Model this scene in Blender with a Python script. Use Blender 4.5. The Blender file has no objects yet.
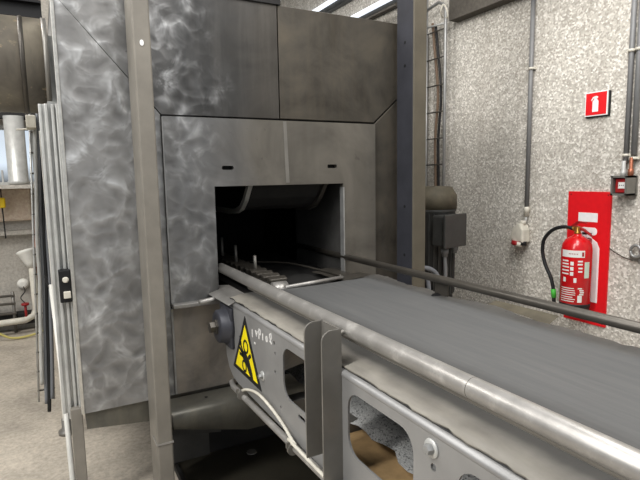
import bpy, bmesh, math, random
from mathutils import Vector, Matrix
random.seed(7)
S = bpy.context.scene
COL = S.collection
PI = math.pi

# ------------------------------------------------------------------ materials
def srgb(h):
    c = [((v/255)/12.92 if v/255 <= 0.04045 else ((v/255+0.055)/1.055)**2.4) for v in h]
    return (c[0], c[1], c[2], 1)

class NT:
    def __init__(s, name):
        s.m = bpy.data.materials.new(name); s.m.use_nodes = True
        s.t = s.m.node_tree; s.b = s.t.nodes['Principled BSDF']
        s.tc = s.t.nodes.new('ShaderNodeTexCoord').outputs['Object']
    def n(s, typ, **kw):
        nd = s.t.nodes.new(typ)
        for k, v in kw.items():
            if k.startswith('i_'):
                nd.inputs[k[2:].replace('_', ' ')].default_value = v
            else: setattr(nd, k, v)
        return nd
    def l(s, a, b): s.t.links.new(a, b)
    def noise(s, scale, detail=3, rough=.55, dist=0, vec=None):
        nd = s.n('ShaderNodeTexNoise'); nd.inputs['Scale'].default_value = scale
        nd.inputs['Detail'].default_value = detail; nd.inputs['Roughness'].default_value = rough
        nd.inputs['Distortion'].default_value = dist
        s.l(vec or s.tc, nd.inputs['Vector']); return nd.outputs['Fac']
    def ramp(s, fac, stops, interp='LINEAR'):
        nd = s.n('ShaderNodeValToRGB'); cr = nd.color_ramp; cr.interpolation = interp
        while len(cr.elements) < len(stops): cr.elements.new(.5)
        for e, (p, c) in zip(cr.elements, stops):
            e.position = p; e.color = c if isinstance(c, tuple) else (c, c, c, 1)
        s.l(fac, nd.inputs['Fac']); return nd.outputs['Color']
    def mix(s, fac, a, b, mode='MIX'):
        nd = s.n('ShaderNodeMix', data_type='RGBA', blend_type=mode)
        for sock, v in ((nd.inputs[0], fac), (nd.inputs[6], a), (nd.inputs[7], b)):
            if isinstance(v, (int, float, tuple)): sock.default_value = v
            else: s.l(v, sock)
        return nd.outputs[2]
    def math(s, op, a, b=0.0):
        nd = s.n('ShaderNodeMath', operation=op)
        for sock, v in ((nd.inputs[0], a), (nd.inputs[1], b)):
            if isinstance(v, (int, float)): sock.default_value = v
            else: s.l(v, sock)
        return nd.outputs[0]
    def mapped(s, scale=(1, 1, 1), loc=(0, 0, 0)):
        nd = s.n('ShaderNodeMapping'); nd.inputs['Scale'].default_value = scale
        nd.inputs['Location'].default_value = loc
        s.l(s.tc, nd.inputs['Vector']); return nd.outputs['Vector']
    def bump(s, h, strength=.3, dist=.01):
        nd = s.n('ShaderNodeBump'); nd.inputs['Strength'].default_value = strength
        nd.inputs['Distance'].default_value = dist
        s.l(h, nd.inputs['Height']); s.l(nd.outputs[0], s.b.inputs['Normal'])
    def fin(s, col=None, rough=None, metal=0.0, spec=None):
        for k, v in (('Base Color', col), ('Roughness', rough), ('Metallic', metal)):
            if v is None: continue
            if isinstance(v, (int, float, tuple)): s.b.inputs[k].default_value = v
            else: s.l(v, s.b.inputs[k])
        if spec is not None: s.b.inputs['Specular IOR Level'].default_value = spec
        return s.m

def grimy(name, rgb, rough=.5, metal=0.0, var=.25, scale=9, spec=.4, bump=.08):
    t = NT(name); c = srgb(rgb)
    d = tuple(x*(1-var) for x in c[:3])+(1,); e = tuple(min(1, x*(1+var)) for x in c[:3])+(1,)
    f = t.noise(scale, 5, .6)
    col = t.ramp(f, [(.3, d), (.5, c), (.7, e)])
    if bump: t.bump(t.noise(scale*6, 3), bump, .004)
    return t.fin(col, rough, metal, spec)

def flat(name, rgb, rough=.5, metal=0.0, spec=.4):
    t = NT(name)
    f = t.noise(30, 2)
    c = srgb(rgb)
    return t.fin(t.ramp(f, [(.3, tuple(x*.92 for x in c[:3])+(1,)), (.7, c)]), rough, metal, spec)

def swirl(name, left=.40, mid=.17, right=(.20, .185, .16), top=1.0):
    """ground stainless sheet: hand-ground swirl arcs on the left, fading to dull oxidised sheet on the right"""
    t = NT(name)
    sx = t.n('ShaderNodeSeparateXYZ'); t.l(t.tc, sx.inputs[0])
    big = t.noise(2.2, 3, .55)
    xx = t.math('ADD', sx.outputs['X'], t.math('MULTIPLY', t.math('SUBTRACT', big, .5), .5))
    xf = t.math('ADD', xx, 1.0)
    fade = t.ramp(xf, [(.50, 1.0), (.66, .55), (.82, 0.0)])
    wn = t.n('ShaderNodeTexNoise'); wn.inputs['Scale'].default_value = 9; wn.inputs['Detail'].default_value = 1.5
    t.l(t.tc, wn.inputs['Vector'])
    va = t.n('ShaderNodeVectorMath', operation='MULTIPLY_ADD')
    t.l(wn.outputs['Color'], va.inputs[0]); va.inputs[1].default_value = (.16, .16, .16); t.l(t.tc, va.inputs[2])
    vo = t.n('ShaderNodeTexVoronoi', feature='SMOOTH_F1'); vo.inputs['Scale'].default_value = 12
    vo.inputs['Smoothness'].default_value = .18
    t.l(va.outputs[0], vo.inputs['Vector'])
    ridge = t.ramp(vo.outputs['Distance'], [(.22, 0.0), (.50, .20), (.70, .55), (.84, 1.0)])
    patch = t.ramp(t.noise(8, 3, .65, .8), [(.44, .04), (.62, .6), (.72, 1.0)])
    g = t.math('MULTIPLY', t.math('MULTIPLY', ridge, patch), fade)
    cloud = t.noise(3.0, 4, .6, .8)
    cl = t.ramp(cloud, [(.3, .72), (.72, 1.28)])
    base = t.ramp(xf, [(.30, (left, left*.985, left*.955, 1)), (.62, (mid*1.25, mid*1.26, mid*1.26, 1)), (.85, (mid, mid*.97, mid*.92, 1)), (1.0, right+(1,))])
    cell = t.ramp(vo.outputs['Distance'], [(.1, .82), (.6, 1.15)])
    base = t.mix(fade, base, t.mix(1.0, base, cell, 'MULTIPLY'))
    base = t.mix(1.0, base, cl, 'MULTIPLY')
    base = t.mix(1.0, base, (top, top, top, 1), 'MULTIPLY')  # shade factor put into the colour of a sheet that gets less light
    st = t.ramp(t.noise(3, 4, .6, 0, t.mapped((5, 5, .5))), [(.45, 0.0), (.75, .12)])
    c0 = t.mix(st, base, (.26, .245, .22, 1))
    c1 = t.mix(t.math('MULTIPLY', g, .95), c0, (.92, .93, .93, 1))
    speck = t.ramp(t.noise(26, 3, .5), [(.68, 0.0), (.74, 1.0)])
    spots = t.ramp(t.noise(2.1, 2), [(.52, 0.0), (.7, 1.0)])
    c2 = t.mix(t.math('MULTIPLY', t.math('MULTIPLY', speck, spots), .8), c1, (.05, .047, .043, 1))
    h = t.math('MULTIPLY', t.math('ADD', vo.outputs['Distance'], t.math('MULTIPLY', t.noise(55, 3), .1)), t.math('ADD', t.math('MULTIPLY', fade, .95), .05))
    t.bump(h, .17, .03)
    return t.fin(c2, t.ramp(g, [(0, .48), (1, .30)]), .55, .4)

def dullsteel(name, rgb=(104, 100, 92), metal=.45, rough=.5):
    """oxidised mild sheet with brown clouds and dark nicks"""
    t = NT(name); c = srgb(rgb)
    f = t.noise(4, 5, .62, .5)
    col = t.ramp(f, [(.3, tuple(x*.55 for x in c[:3])+(1,)), (.52, c), (.72, (c[0]*1.45, c[1]*1.4, c[2]*1.3, 1))])
    st = t.ramp(t.noise(3, 4, .6, 0, t.mapped((5, 5, .5))), [(.45, 0.0), (.75, .35)])
    col = t.mix(st, col, (c[0]*1.5, c[1]*1.4, c[2]*1.25, 1))
    speck = t.ramp(t.noise(22, 3, .5), [(.69, 0.0), (.76, 1.0)])
    spots = t.ramp(t.noise(2.6, 2), [(.5, 0.0), (.68, 1.0)])
    col = t.mix(t.math('MULTIPLY', t.math('MULTIPLY', speck, spots), .75), col, (.03, .027, .024, 1))
    t.bump(t.noise(40, 4), .06, .004)
    return t.fin(col, t.ramp(f, [(.3, rough-.1), (.7, rough+.12)]), metal, .4)

M = {}
M['swirl'] = swirl('swirl_ground_steel', .25, .15)
M['swirl_shaded'] = swirl('swirl_ground_steel_upper', .40, .085, (.12, .11, .096), .55)  # same ground steel, shaded in its colour because the upper panel is lit less
M['swirl_door'] = swirl('swirl_ground_steel_door', .21, .135, (.15, .138, .118))
M['dull'] = dullsteel('dull_sheet_steel', (74, 70, 63))
M['door_steel'] = dullsteel('door_sheet_steel', (108, 105, 98))
M['lower_steel'] = dullsteel('rusty_lower_steel', (138, 132, 124), .3, .55)
M['column'] = grimy('column_paint', (128, 123, 114), .5, .15, .16, 6)
M['column2'] = grimy('column_brown_paint', (88, 82, 70), .55, .1, .18, 6)
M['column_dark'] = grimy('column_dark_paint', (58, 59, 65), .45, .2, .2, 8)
M['crossbeam'] = dullsteel('crossbeam_steel', (104, 102, 94), .4, .42)
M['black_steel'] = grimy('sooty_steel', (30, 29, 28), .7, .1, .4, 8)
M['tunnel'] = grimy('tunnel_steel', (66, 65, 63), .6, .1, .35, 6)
M['plate'] = grimy('painted_side_plate', (141, 140, 138), .42, .3, .13, 4)
M['galv'] = grimy('galvanised_steel', (150, 150, 148), .4, .5, .18, 14)
M['galv_light'] = grimy('pale_galvanised_steel', (190, 190, 186), .4, .3, .15, 14)
M['bright'] = grimy('bright_zinc', (205, 203, 196), .3, .7, .15, 30)
M['bracket'] = grimy('bracket_steel', (126, 123, 117), .4, .45, .14, 7)
M['white_paint'] = grimy('white_paint', (222, 220, 212), .45, 0, .08, 12)
M['offwhite'] = grimy('dirty_white_plastic', (205, 200, 186), .5, 0, .15, 20)
M['black_rubber'] = flat('black_rubber', (24, 24, 25), .55)
M['black_paint'] = flat('black_paint', (17, 17, 18), .6)
M['red'] = flat('signal_red', (222, 26, 34), .35)
M['red_gloss'] = flat('gloss_red_enamel', (205, 16, 24), .22, 0, .6)
M['dark_red'] = flat('dark_red_plastic', (150, 28, 30), .4)
M['white'] = flat('sign_white', (240, 240, 238), .45)
M['paper'] = flat('label_white', (228, 226, 222), .5)
M['sage'] = flat('label_pale_green', (200, 214, 196), .5)
M['yellow'] = flat('sign_yellow', (247, 226, 20), .4)
M['yellow_box'] = flat('pendant_yellow', (240, 205, 30), .4)
M['hose_yellow'] = flat('dusty_yellow_hose', (196, 184, 110), .6)
M['green'] = flat('green_band', (70, 180, 60), .45)
M['brass'] = flat('brass_fitting', (170, 125, 60), .35, .8)
M['copper'] = flat('copper_fitting', (165, 105, 80), .4, .6)
M['motor'] = grimy('motor_grey_paint', (62, 62, 60), .5, .1, .2, 12)
M['motor_top'] = grimy('dusty_motor_cowl', (84, 78, 64), .7, 0, .25, 16)
M['dark_pipe'] = grimy('dark_oxidised_pipe', (76, 72, 66), .38, .5, .18, 10)
M['conduit_grey'] = grimy('grey_conduit', (122, 122, 122), .5, .1, .08, 20)
M['brown_cable'] = flat('brown_cable', (112, 92, 74), .6)
M['grey_cable'] = flat('grey_cable', (120, 122, 126), .55)
M['wood'] = grimy('brown_board', (178, 148, 106), .75, 0, .3, 10, .2)
M['oily'] = grimy('oily_dark_steel', (58, 55, 47), .35, .2, .3, 4)

def m_rail():
    t = NT('worn_tube_steel'); c = srgb((158, 155, 150))
    f = t.noise(14, 5, .65)
    col = t.ramp(f, [(.3, tuple(x*.82 for x in c[:3])+(1,)), (.55, c), (.8, (.62, .60, .56, 1))])
    t.bump(t.noise(60, 3), .05, .003)
    return t.fin(col, t.ramp(f, [(.3, .32), (.7, .42)]), .45, .5)
M['rail'] = m_rail()

def m_belt():
    t = NT('dusty_rubber_belt')
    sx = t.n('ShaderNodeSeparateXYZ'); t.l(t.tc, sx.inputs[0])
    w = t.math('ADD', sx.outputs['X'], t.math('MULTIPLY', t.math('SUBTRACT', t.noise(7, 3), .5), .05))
    # dust lies along the strip outside the guard rail (object x measured from belt centre)
    dust = t.ramp(t.math('ADD', w, .5), [(.11, 1.0), (.150, .85), (.205, .08), (.26, 0.0)])
    streak = t.noise(5, 4, .6, 0, t.mapped((9, .5, 1)))
    base = t.ramp(streak, [(.3, srgb((82, 83, 83))), (.7, srgb((93, 93, 92)))])
    far = t.ramp(t.math('ADD', w, .5), [(.82, 0.0), (.93, .5)])
    rail_shade = t.ramp(t.math('ADD', w, .5), [(.13, 0.0), (.20, .8), (.29, .8), (.42, 0.0)])  # guard rail's shadow on the dust-free rubber, painted into the belt colour
    base = t.mix(rail_shade, base, srgb((40, 39, 37)))
    c = t.mix(dust, base, t.ramp(t.noise(6, 4, .6, 0, t.mapped((3, 1, 1))), [(.3, srgb((128, 123, 114))), (.7, srgb((154, 149, 138)))]))
    c = t.mix(far, c, srgb((112, 106, 96)))
    t.bump(t.noise(70, 3), .12, .003)
    return t.fin(c, .55, 0, .4)
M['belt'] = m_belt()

def m_wall():
    t = NT('pebbledash_wall')
    vo = t.n('ShaderNodeTexVoronoi'); vo.inputs['Scale'].default_value = 88
    t.l(t.tc, vo.inputs['Vector'])
    bw = t.n('ShaderNodeRGBToBW'); t.l(vo.outputs['Color'], bw.inputs[0])
    peb = t.ramp(bw.outputs[0], [(.2, srgb((176, 170, 160))), (.45, srgb((200, 195, 185))), (.68, srgb((218, 213, 203))), (.85, srgb((244, 240, 232)))])
    st = t.ramp(t.noise(1.3, 5, .6, .3), [(.35, .25), (.7, 0.0)])
    c = t.mix(st, peb, srgb((134, 128, 118)), 'MULTIPLY')
    dr = t.ramp(t.noise(3, 4, .6, 0, t.mapped((1, 2.5, .25))), [(.52, 0.0), (.75, .3)])
    c = t.mix(dr, c, srgb((150, 140, 130)))
    t.bump(vo.outputs['Distance'], .22, .006)
    return t.fin(c, .85, 0, .2)
M['wall'] = m_wall()

def m_concrete(name, rgb, var=.25, sc=2.2):
    t = NT(name); c = srgb(rgb)
    f = t.noise(sc, 6, .65, .3); g = t.noise(40, 4, .7)
    col = t.ramp(f, [(.3, tuple(x*(1-var) for x in c[:3])+(1,)), (.5, c), (.72, tuple(min(1, x*(1+var)) for x in c[:3])+(1,))])
    col = t.mix(.35, col, t.ramp(g, [(.3, .18), (.7, .85)]), 'OVERLAY')
    t.bump(g, .25, .006)
    return t.fin(col, .8, 0, .25)
M['floor'] = m_concrete('dusty_concrete_floor', (178, 169, 155), .26)
M['backwall'] = m_concrete('grey_render_wall', (176, 171, 162), .16, 1.2)
M['pinkwall'] = m_concrete('beige_render_panel', (205, 188, 170), .1, 3)
M['shadow_beam'] = m_concrete('grimy_shadow_beam', (92, 87, 80), .3, 2)
M['ceil'] = m_concrete('grey_ceiling_slab', (140, 138, 132), .12, 1.5)

def m_gravel():
    t = NT('grey_grit')
    vo = t.n('ShaderNodeTexVoronoi'); vo.inputs['Scale'].default_value = 190; t.l(t.tc, vo.inputs['Vector'])
    bw = t.n('ShaderNodeRGBToBW'); t.l(vo.outputs['Color'], bw.inputs[0])
    c = t.ramp(bw.outputs[0], [(.12, srgb((110, 110, 109))), (.28, srgb((168, 168, 166))), (.8, srgb((190, 190, 187)))])
    t.bump(vo.outputs['Distance'], .4, .006)
    return t.fin(c, .85, 0, .2)
M['gravel'] = m_gravel()

def m_duct():
    t = NT('oxidised_duct_steel'); 
    f = t.noise(3, 5, .65, .4, t.mapped((1, 1, .5))); b = t.noise(26, 4, .6)
    col = t.ramp(f, [(.3, srgb((104, 98, 90))), (.5, srgb((142, 135, 124))), (.7, srgb((178, 168, 150)))])
    bl = t.ramp(b, [(.60, 0.0), (.72, .8)])
    sx = t.n('ShaderNodeSeparateXYZ'); t.l(t.tc, sx.inputs[0])
    near = t.ramp(sx.outputs['X'], [(.0, 0.0), (.12, 1.0)])
    col = t.mix(t.math('MULTIPLY', bl, near), col, srgb((225, 205, 170)))
    return t.fin(col, .45, .45, .4)
M['duct'] = m_duct()

def m_emit(name, rgb, e):
    t = NT(name); t.b.inputs['Emission Color'].default_value = srgb(rgb)
    t.b.inputs['Emission Strength'].default_value = e
    return t.fin(srgb((240, 240, 240)), .4)
M['tube'] = m_emit('lit_diffuser', (235, 243, 255), 1.2)

def m_glass():
    t = NT('hazy_window_glass')
    f = t.noise(3, 3)
    t.b.inputs['Transmission Weight'].default_value = 1.0
    t.b.inputs['IOR'].default_value = 1.1
    return t.fin(t.ramp(f, [(.3, (.86, .92, .97, 1)), (.7, (.94, .97, 1, 1))]), .08)
M['glass'] = m_glass()

# ------------------------------------------------------------------ mesh helpers
class MB:
    def __init__(s): s.bm = bmesh.new()
    def box(s, a, b, rot=None, bev=0.0):
        """axis-aligned box from corner a to corner b, optional rotation matrix about its centre"""
        t = bmesh.new(); bmesh.ops.create_cube(t, size=1)
        a, b = Vector(a), Vector(b); c = (a+b)/2; d = b-a
        for v in t.verts: v.co = Vector((v.co.x*d.x, v.co.y*d.y, v.co.z*d.z))
        if bev: bmesh.ops.bevel(t, geom=list(t.edges), offset=bev, segments=2, profile=.5, affect='EDGES')
        for v in t.verts: v.co = (rot @ v.co if rot else v.co)+c
        return s.add(t)
    def add(s, t, smooth=False):
        if smooth:
            for f in t.faces: f.smooth = True
        me = bpy.data.meshes.new('tmp'); t.to_mesh(me); t.free(); s.bm.from_mesh(me); bpy.data.meshes.remove(me)
        return s
    def tube(s, pts, r, seg=14, curve=False, cap=True, step=8):
        P = [Vector(p) for p in pts]
        if curve:
            Q = []
            E = [P[0]*2-P[1]]+P+[P[-1]*2-P[-2]]
            for i in range(1, len(E)-2):
                for k in range(step):
                    u = k/step; p0, p1, p2, p3 = E[i-1:i+3]
                    Q.append(.5*((2*p1)+(-p0+p2)*u+(2*p0-5*p1+4*p2-p3)*u*u+(-p0+3*p1-3*p2+p3)*u**3))
            Q.append(P[-1]); P = Q
        R = r if isinstance(r, (list, tuple)) else [r]*len(P)
        t = bmesh.new(); rings = []; n = None
        for i, p in enumerate(P):
            d = ((P[min(i+1, len(P)-1)]-P[i]).normalized()+(P[i]-P[max(i-1, 0)]).normalized()).normalized()
            if n is None: n = d.orthogonal().normalized()
            n = (n-d*n.dot(d)).normalized(); b = d.cross(n)
            rings.append([t.verts.new(p+(n*math.cos(a)+b*math.sin(a))*R[i]) for a in [2*PI*k/seg for k in range(seg)]])
        for A, B in zip(rings, rings[1:]):
            for k in range(seg):
                f = t.faces.new((A[k], A[(k+1) % seg], B[(k+1) % seg], B[k])); f.smooth = True
        if cap:
            t.faces.new(list(reversed(rings[0]))); t.faces.new(rings[-1])
        bmesh.ops.recalc_face_normals(t, faces=list(t.faces))
        return s.add(t)
    def lathe(s, o, ax, prof, seg=28, smooth=True):
        """profile [(distance along axis, radius)...]"""
        o = Vector(o); d = Vector(ax).normalized(); n = d.orthogonal().normalized(); b = d.cross(n)
        t = bmesh.new(); rings = []
        for h, r in prof:
            rings.append([t.verts.new(o+d*h+(n*math.cos(a)+b*math.sin(a))*max(r, 1e-4)) for a in [2*PI*k/seg for k in range(seg)]])
        for A, B in zip(rings, rings[1:]):
            for k in range(seg):
                f = t.faces.new((A[k], A[(k+1) % seg], B[(k+1) % seg], B[k])); f.smooth = smooth
        t.faces.new(list(reversed(rings[0]))); t.faces.new(rings[-1])
        bmesh.ops.recalc_face_normals(t, faces=list(t.faces))
        return s.add(t)
    def prism(s, outline, to3, thick, holes=()):
        """2-D outline (with holes) mapped by to3(u, v, w) and extruded from w=0 to w=thick"""
        t = bmesh.new()
        def loop(pts):
            vs = [t.verts.new((p[0], p[1], 0)) for p in pts]
            return [t.edges.new((vs[i], vs[(i+1) % len(vs)])) for i in range(len(vs))]
        E = loop(outline)
        for h in holes: E += loop(h)
        if holes: bmesh.ops.triangle_fill(t, use_beauty=True, use_dissolve=False, edges=E)
        else: t.faces.new([v for v in t.verts])
        r = bmesh.ops.extrude_face_region(t, geom=list(t.faces))
        for v in [g for g in r['geom'] if isinstance(g, bmesh.types.BMVert)]: v.co.z = thick
        for v in t.verts: v.co = Vector(to3(*v.co))
        bmesh.ops.recalc_face_normals(t, faces=list(t.faces))
        return s.add(t)
    def grid(s, rows, smooth=True):
        t = bmesh.new(); V = [[t.verts.new(p) for p in r] for r in rows]
        for A, B in zip(V, V[1:]):
            for i in range(len(A)-1):
                f = t.faces.new((A[i], A[i+1], B[i+1], B[i])); f.smooth = smooth
        return s.add(t)
    def poly(s, pts):
        t = bmesh.new(); t.faces.new([t.verts.new(p) for p in pts]); return s.add(t)

def XZ(y, sgn=1): return lambda u, v, w: (u, y+w*sgn, v)        # outline in x,z at depth y
def YZ(x, sgn=1): return lambda u, v, w: (x+w*sgn, u, v)        # outline in y,z at plane x
def rrect(u0, v0, u1, v1, r, n=5):
    out = []
    for cx, cy, a in ((u1-r, v1-r, 0), (u0+r, v1-r, 90), (u0+r, v0+r, 180), (u1-r, v0+r, 270)):
        for k in range(n+1):
            t = math.radians(a+90*k/n); out.append((cx+r*math.cos(t), cy+r*math.sin(t)))
    return out
def circ(cx, cy, r, n=20): return [(cx+r*math.cos(2*PI*k/n), cy+r*math.sin(2*PI*k/n)) for k in range(n)]

def link(name, mb, mat, base, bevel=0.0):
    me = bpy.data.meshes.new(name)
    bmesh.ops.translate(mb.bm, verts=list(mb.bm.verts), vec=-Vector(base))
    mb.bm.to_mesh(me); mb.bm.free(); me.materials.append(mat)
    o = bpy.data.objects.new(name, me); COL.objects.link(o)
    if bevel:
        b = o.modifiers.new('bevel', 'BEVEL'); b.width = bevel; b.segments = 2; b.limit_method = 'ANGLE'
        b.angle_limit = math.radians(40)
    return o
BASE = {}
def thing(name, label, cat, loc, group=None):
    o = bpy.data.objects.new(name, None); COL.objects.link(o); o.location = loc
    o.empty_display_size = .05
    o['label'] = label; o['category'] = cat
    if group: o['group'] = group
    BASE[o.name] = Vector(loc); return o
def part(name, mb, mat, parent, label=None, bevel=0.0):
    base = BASE[parent.name]
    o = link(name, mb, mat, base, bevel); o.parent = parent; BASE[o.name] = base
    if label: o['label'] = label
    return o
def single(name, mb, mat, label, cat, loc, group=None, bevel=0.0):
    o = link(name, mb, mat, loc, bevel); o.location = loc
    o['label'] = label; o['category'] = cat
    if group: o['group'] = group
    BASE[o.name] = Vector(loc); return o
def struct(name, mb, mat, loc=(0, 0, 0)):
    o = link(name, mb, mat, loc); o.location = loc; o['kind'] = 'structure'; BASE[o.name] = Vector(loc); return o

# ------------------------------------------------------------------ setting
FY = 2.40                                # front plane of the machine housing
WX = 3.20                                # face of the right-hand wall
struct('floor', MB().box((-6, -3, -.1), (WX+.2, 9, 0)), M['floor'])
struct('wall_right', MB().box((WX, -3, 0), (WX+.2, 9, 4.4)), M['wall'])
# back wall (left background) with a window opening
BY = 6.0
struct('wall_back', MB().prism([(-6, 0), (.9, 0), (.9, 4.4), (-6, 4.4)], XZ(BY), .25,
       [[(-1.9, 1.46), (-.02, 1.46), (-.02, 2.06), (-1.9, 2.06)]]), M['backwall'])
struct('wall_far', MB().box((.9, 8.2, 0), (WX, 8.4, 4.4)), M['backwall'])
struct('ceiling', MB().box((-6, 2.9, 4.3), (WX+.2, 9, 4.5)), M['ceil'])
w = MB()
for a, b in (((-1.9, 6.02, 1.46), (-.02, 6.12, 1.50)), ((-1.9, 6.02, 2.02), (-.02, 6.12, 2.06)), ((-.06, 6.02, 1.46), (-.02, 6.12, 2.06)),
             ((-1.9, 6.02, 1.46), (-1.86, 6.12, 2.06)), ((-1.2, 6.03, 1.46), (-1.17, 6.11, 2.06)), ((-.34, 6.03, 1.46), (-.325, 6.11, 1.62))):
    w.box(a, b)
win = struct('window_1', w, M['galv_light'])
g = MB().box((-1.88, 6.06, 1.48), (-.04, 6.068, 2.04)); part('window_pane', g, M['glass'], win)
# low bands on the back wall: pale panel and ledges
struct('trim_1', MB().box((-.80, 5.93, 1.115), (-.10, 6.0, 1.44), bev=.02), M['pinkwall'])
struct('trim_2', MB().box((-6, 5.90, .98), (.2, 6.0, 1.02)).box((-6, 5.58, 1.44), (.2, 6.0, 1.475)), M['backwall'])
struct('trim_3', MB().box((WX-.10, -3, 2.775), (WX, 3.42, 3.0)), M['shadow_beam'])  # dark beam standing in for a soft, grimy shadow along the wall top

# ------------------------------------------------------------------ machine housing
H = thing('machine_housing', 'large grey sheet steel machine housing with square feed opening above the conveyor', 'machine', (1.0, FY, 0))
TL, TR, DT = .494, 1.642, 1.788          # corner seams of the door
L0, R0, ZB, ZT = .095, 2.0, .478, 2.335
def sheet(pts, y=FY, th=.02): return MB().prism(pts, XZ(y), th)
part('side_panel', sheet([(L0, ZB), (TL-.003, ZB), (TL-.003, DT+.001), (L0, 2.25)]), M['swirl'], H, 'bright swirl-ground steel panel at the left', .001)
part('top_panel', sheet([(L0, 2.251), (TL+.001, DT+.002), (1.072, DT+.004), (1.072, ZT), (L0, ZT)]), M['swirl_shaded'], H, 'darker upper left panel', .001)
part('top_panel', sheet([(1.078, DT+.004), (TR-.001, DT+.004), (R0, 2.10), (R0, ZT), (1.078, ZT)]), M['dull'], H, 'dull brownish upper right panel', .003)
part('corner_panel', sheet([(TR+.003, ZB), (R0, ZB), (R0, 2.092), (TR+.003, DT-.003)]), M['dull'], H, None, .003)
OL, OR, OT = .722, 1.432, 1.463          # feed opening
door = [(TL, .917), (OL, .917), (OL, OT), (OR, OT), (OR, .917), (TR, .917), (TR, DT-.006), (TL, DT-.006)]
def door_piece(pts, holes=()): return MB().prism(pts, XZ(FY-.012), .03, holes)
slotL = rrect(.762, 1.541, .820, 1.560, .008); slotR = rrect(1.337, 1.545, 1.395, 1.564, .008)
dM = part('front_door', door_piece([(TL, .917), (OL, .917), (OL, OT), (OR, OT), (OR, .86), (TR, .86), (TR, DT-.006), (TL, DT-.006)], [slotL, slotR]), M['swirl_door'], H, 'front door sheet around the feed opening with two small slots')
sm = MB()
sm.prism([(1.094, OT+.01), (1.114, OT+.01), (1.104, DT-.01), (1.086, DT-.01)], XZ(FY-.0135), .002)
part('weld_seam', sm, M['bracket'], dM, 'pale weld seam')
tr = MB().box((OR-.002, FY-.016, .90), (OR+.006, FY+.02, OT-.02))
part('edge_strip', tr, M['galv'], H)
part('lower_plate', MB().prism([(TL+.006, .478), (TR, .478), (TR, .908), (TL+.006, .908)], XZ(FY-.004), .02), M['lower_steel'], H, 'stained rust-brown plate below the door', .003)
part('edge_strip', MB().box((TL-.002, FY-.016, .93), (TL+.003, FY+.01, 1.776)), M['galv'], H)
part('edge_strip', MB().box((TL-.004, FY-.014, .485), (TL+.005, FY+.01, .90)), M['galv'], H)
part('ledge', MB().box((TL, FY-.05, .905), (.74, FY, .925), bev=.004), M['rail'], H)
# dark backing behind the joints and the closed shell behind
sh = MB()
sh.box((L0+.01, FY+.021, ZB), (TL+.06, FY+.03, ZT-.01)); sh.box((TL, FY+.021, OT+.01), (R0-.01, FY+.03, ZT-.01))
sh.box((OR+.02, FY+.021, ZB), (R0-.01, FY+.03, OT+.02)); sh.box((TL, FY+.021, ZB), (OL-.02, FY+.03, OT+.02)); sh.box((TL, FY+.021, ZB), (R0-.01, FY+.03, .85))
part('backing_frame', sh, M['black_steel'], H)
sk = MB(); sk.prism([(L0+.006, .40), (1.0, .30), (1.0, ZB), (L0+.002, ZB)], XZ(FY+.012), .012)
part('skirt', sk, M['crossbeam'], H)
bx = MB(); bx.box((L0, FY+.02, ZB), (L0+.02, 4.6, ZT)); bx.box((R0-.02, FY+.02, ZB), (R0, 4.6, ZT)); bx.box((L0, 4.58, ZB), (R0, 4.6, ZT))
bx.box((L0, FY+.02, ZT-.02), (R0, 4.6, ZT)); bx.box((L0, FY+.02, ZB), (R0, 4.6, ZB+.02))
part('casing', bx, M['galv'], H)
rb = MB()
for y in (2.62, 2.95, 3.28, 3.62, 4.0, 4.5): rb.box((L0-.045, y, ZB), (L0, y+.03, ZT-.2))
part('stiffening_ribs', rb, M['galv_light'], H)
part('corner_post', MB().box((.040, FY+.02, 0), (.088, FY+.07, .50), bev=.004), M['column'], H)
cs = MB()
for x, y in ((.012, .06), (.034, .045), (.058, .05), (.076, .035)): cs.box((x, FY+y, .47), (x+.012, FY+y+.05, 1.82), bev=.003)
cs.box((.012, FY+.068, .47), (.092, FY+.075, 1.82))
part('corner_profile', cs, M['galv_light'], H, 'pale ribbed corner profile')
part('edge_strip', MB().box((L0-.012, FY-.004, ZB), (L0+.002, FY+.03, ZT), bev=.002), M['bright'], H)
lt = part('latch', MB().box((.036, FY+.005, .985), (.082, FY+.06, 1.125), bev=.004), M['black_paint'], H)
part('latch_knob', MB().lathe((.064, FY+.005, 1.085), (-.3, -1, 0), [(0, .011), (.010, .013), (.016, .009)]), M['offwhite'], lt)
part('latch_block', MB().box((.05, FY-.01, 1.005), (.078, FY+.005, 1.035), bev=.003), M['offwhite'], lt)
part('roof_plate', MB().box((.42, FY-.01, ZT), (1.09, FY+.5, ZT+.05)).box((.30, FY+.2, ZT+.05), (1.16, FY+.3, ZT+.2)), M['black_steel'], H)
# lower hopper in the shade below the housing
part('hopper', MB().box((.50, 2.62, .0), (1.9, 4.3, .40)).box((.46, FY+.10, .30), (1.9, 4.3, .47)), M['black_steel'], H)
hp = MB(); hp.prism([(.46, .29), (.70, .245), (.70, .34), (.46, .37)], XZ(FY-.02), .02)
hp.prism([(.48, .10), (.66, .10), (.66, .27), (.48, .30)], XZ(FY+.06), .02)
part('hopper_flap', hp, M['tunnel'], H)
# tunnel behind the feed opening
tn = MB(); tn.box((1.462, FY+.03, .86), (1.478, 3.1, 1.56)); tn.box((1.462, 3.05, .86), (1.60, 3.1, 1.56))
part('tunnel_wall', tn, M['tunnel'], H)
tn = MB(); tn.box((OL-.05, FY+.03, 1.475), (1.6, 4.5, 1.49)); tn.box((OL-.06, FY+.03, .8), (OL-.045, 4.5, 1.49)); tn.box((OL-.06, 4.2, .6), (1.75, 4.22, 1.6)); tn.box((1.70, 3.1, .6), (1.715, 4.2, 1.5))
part('tunnel_lining', tn, M['black_steel'], H)
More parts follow.
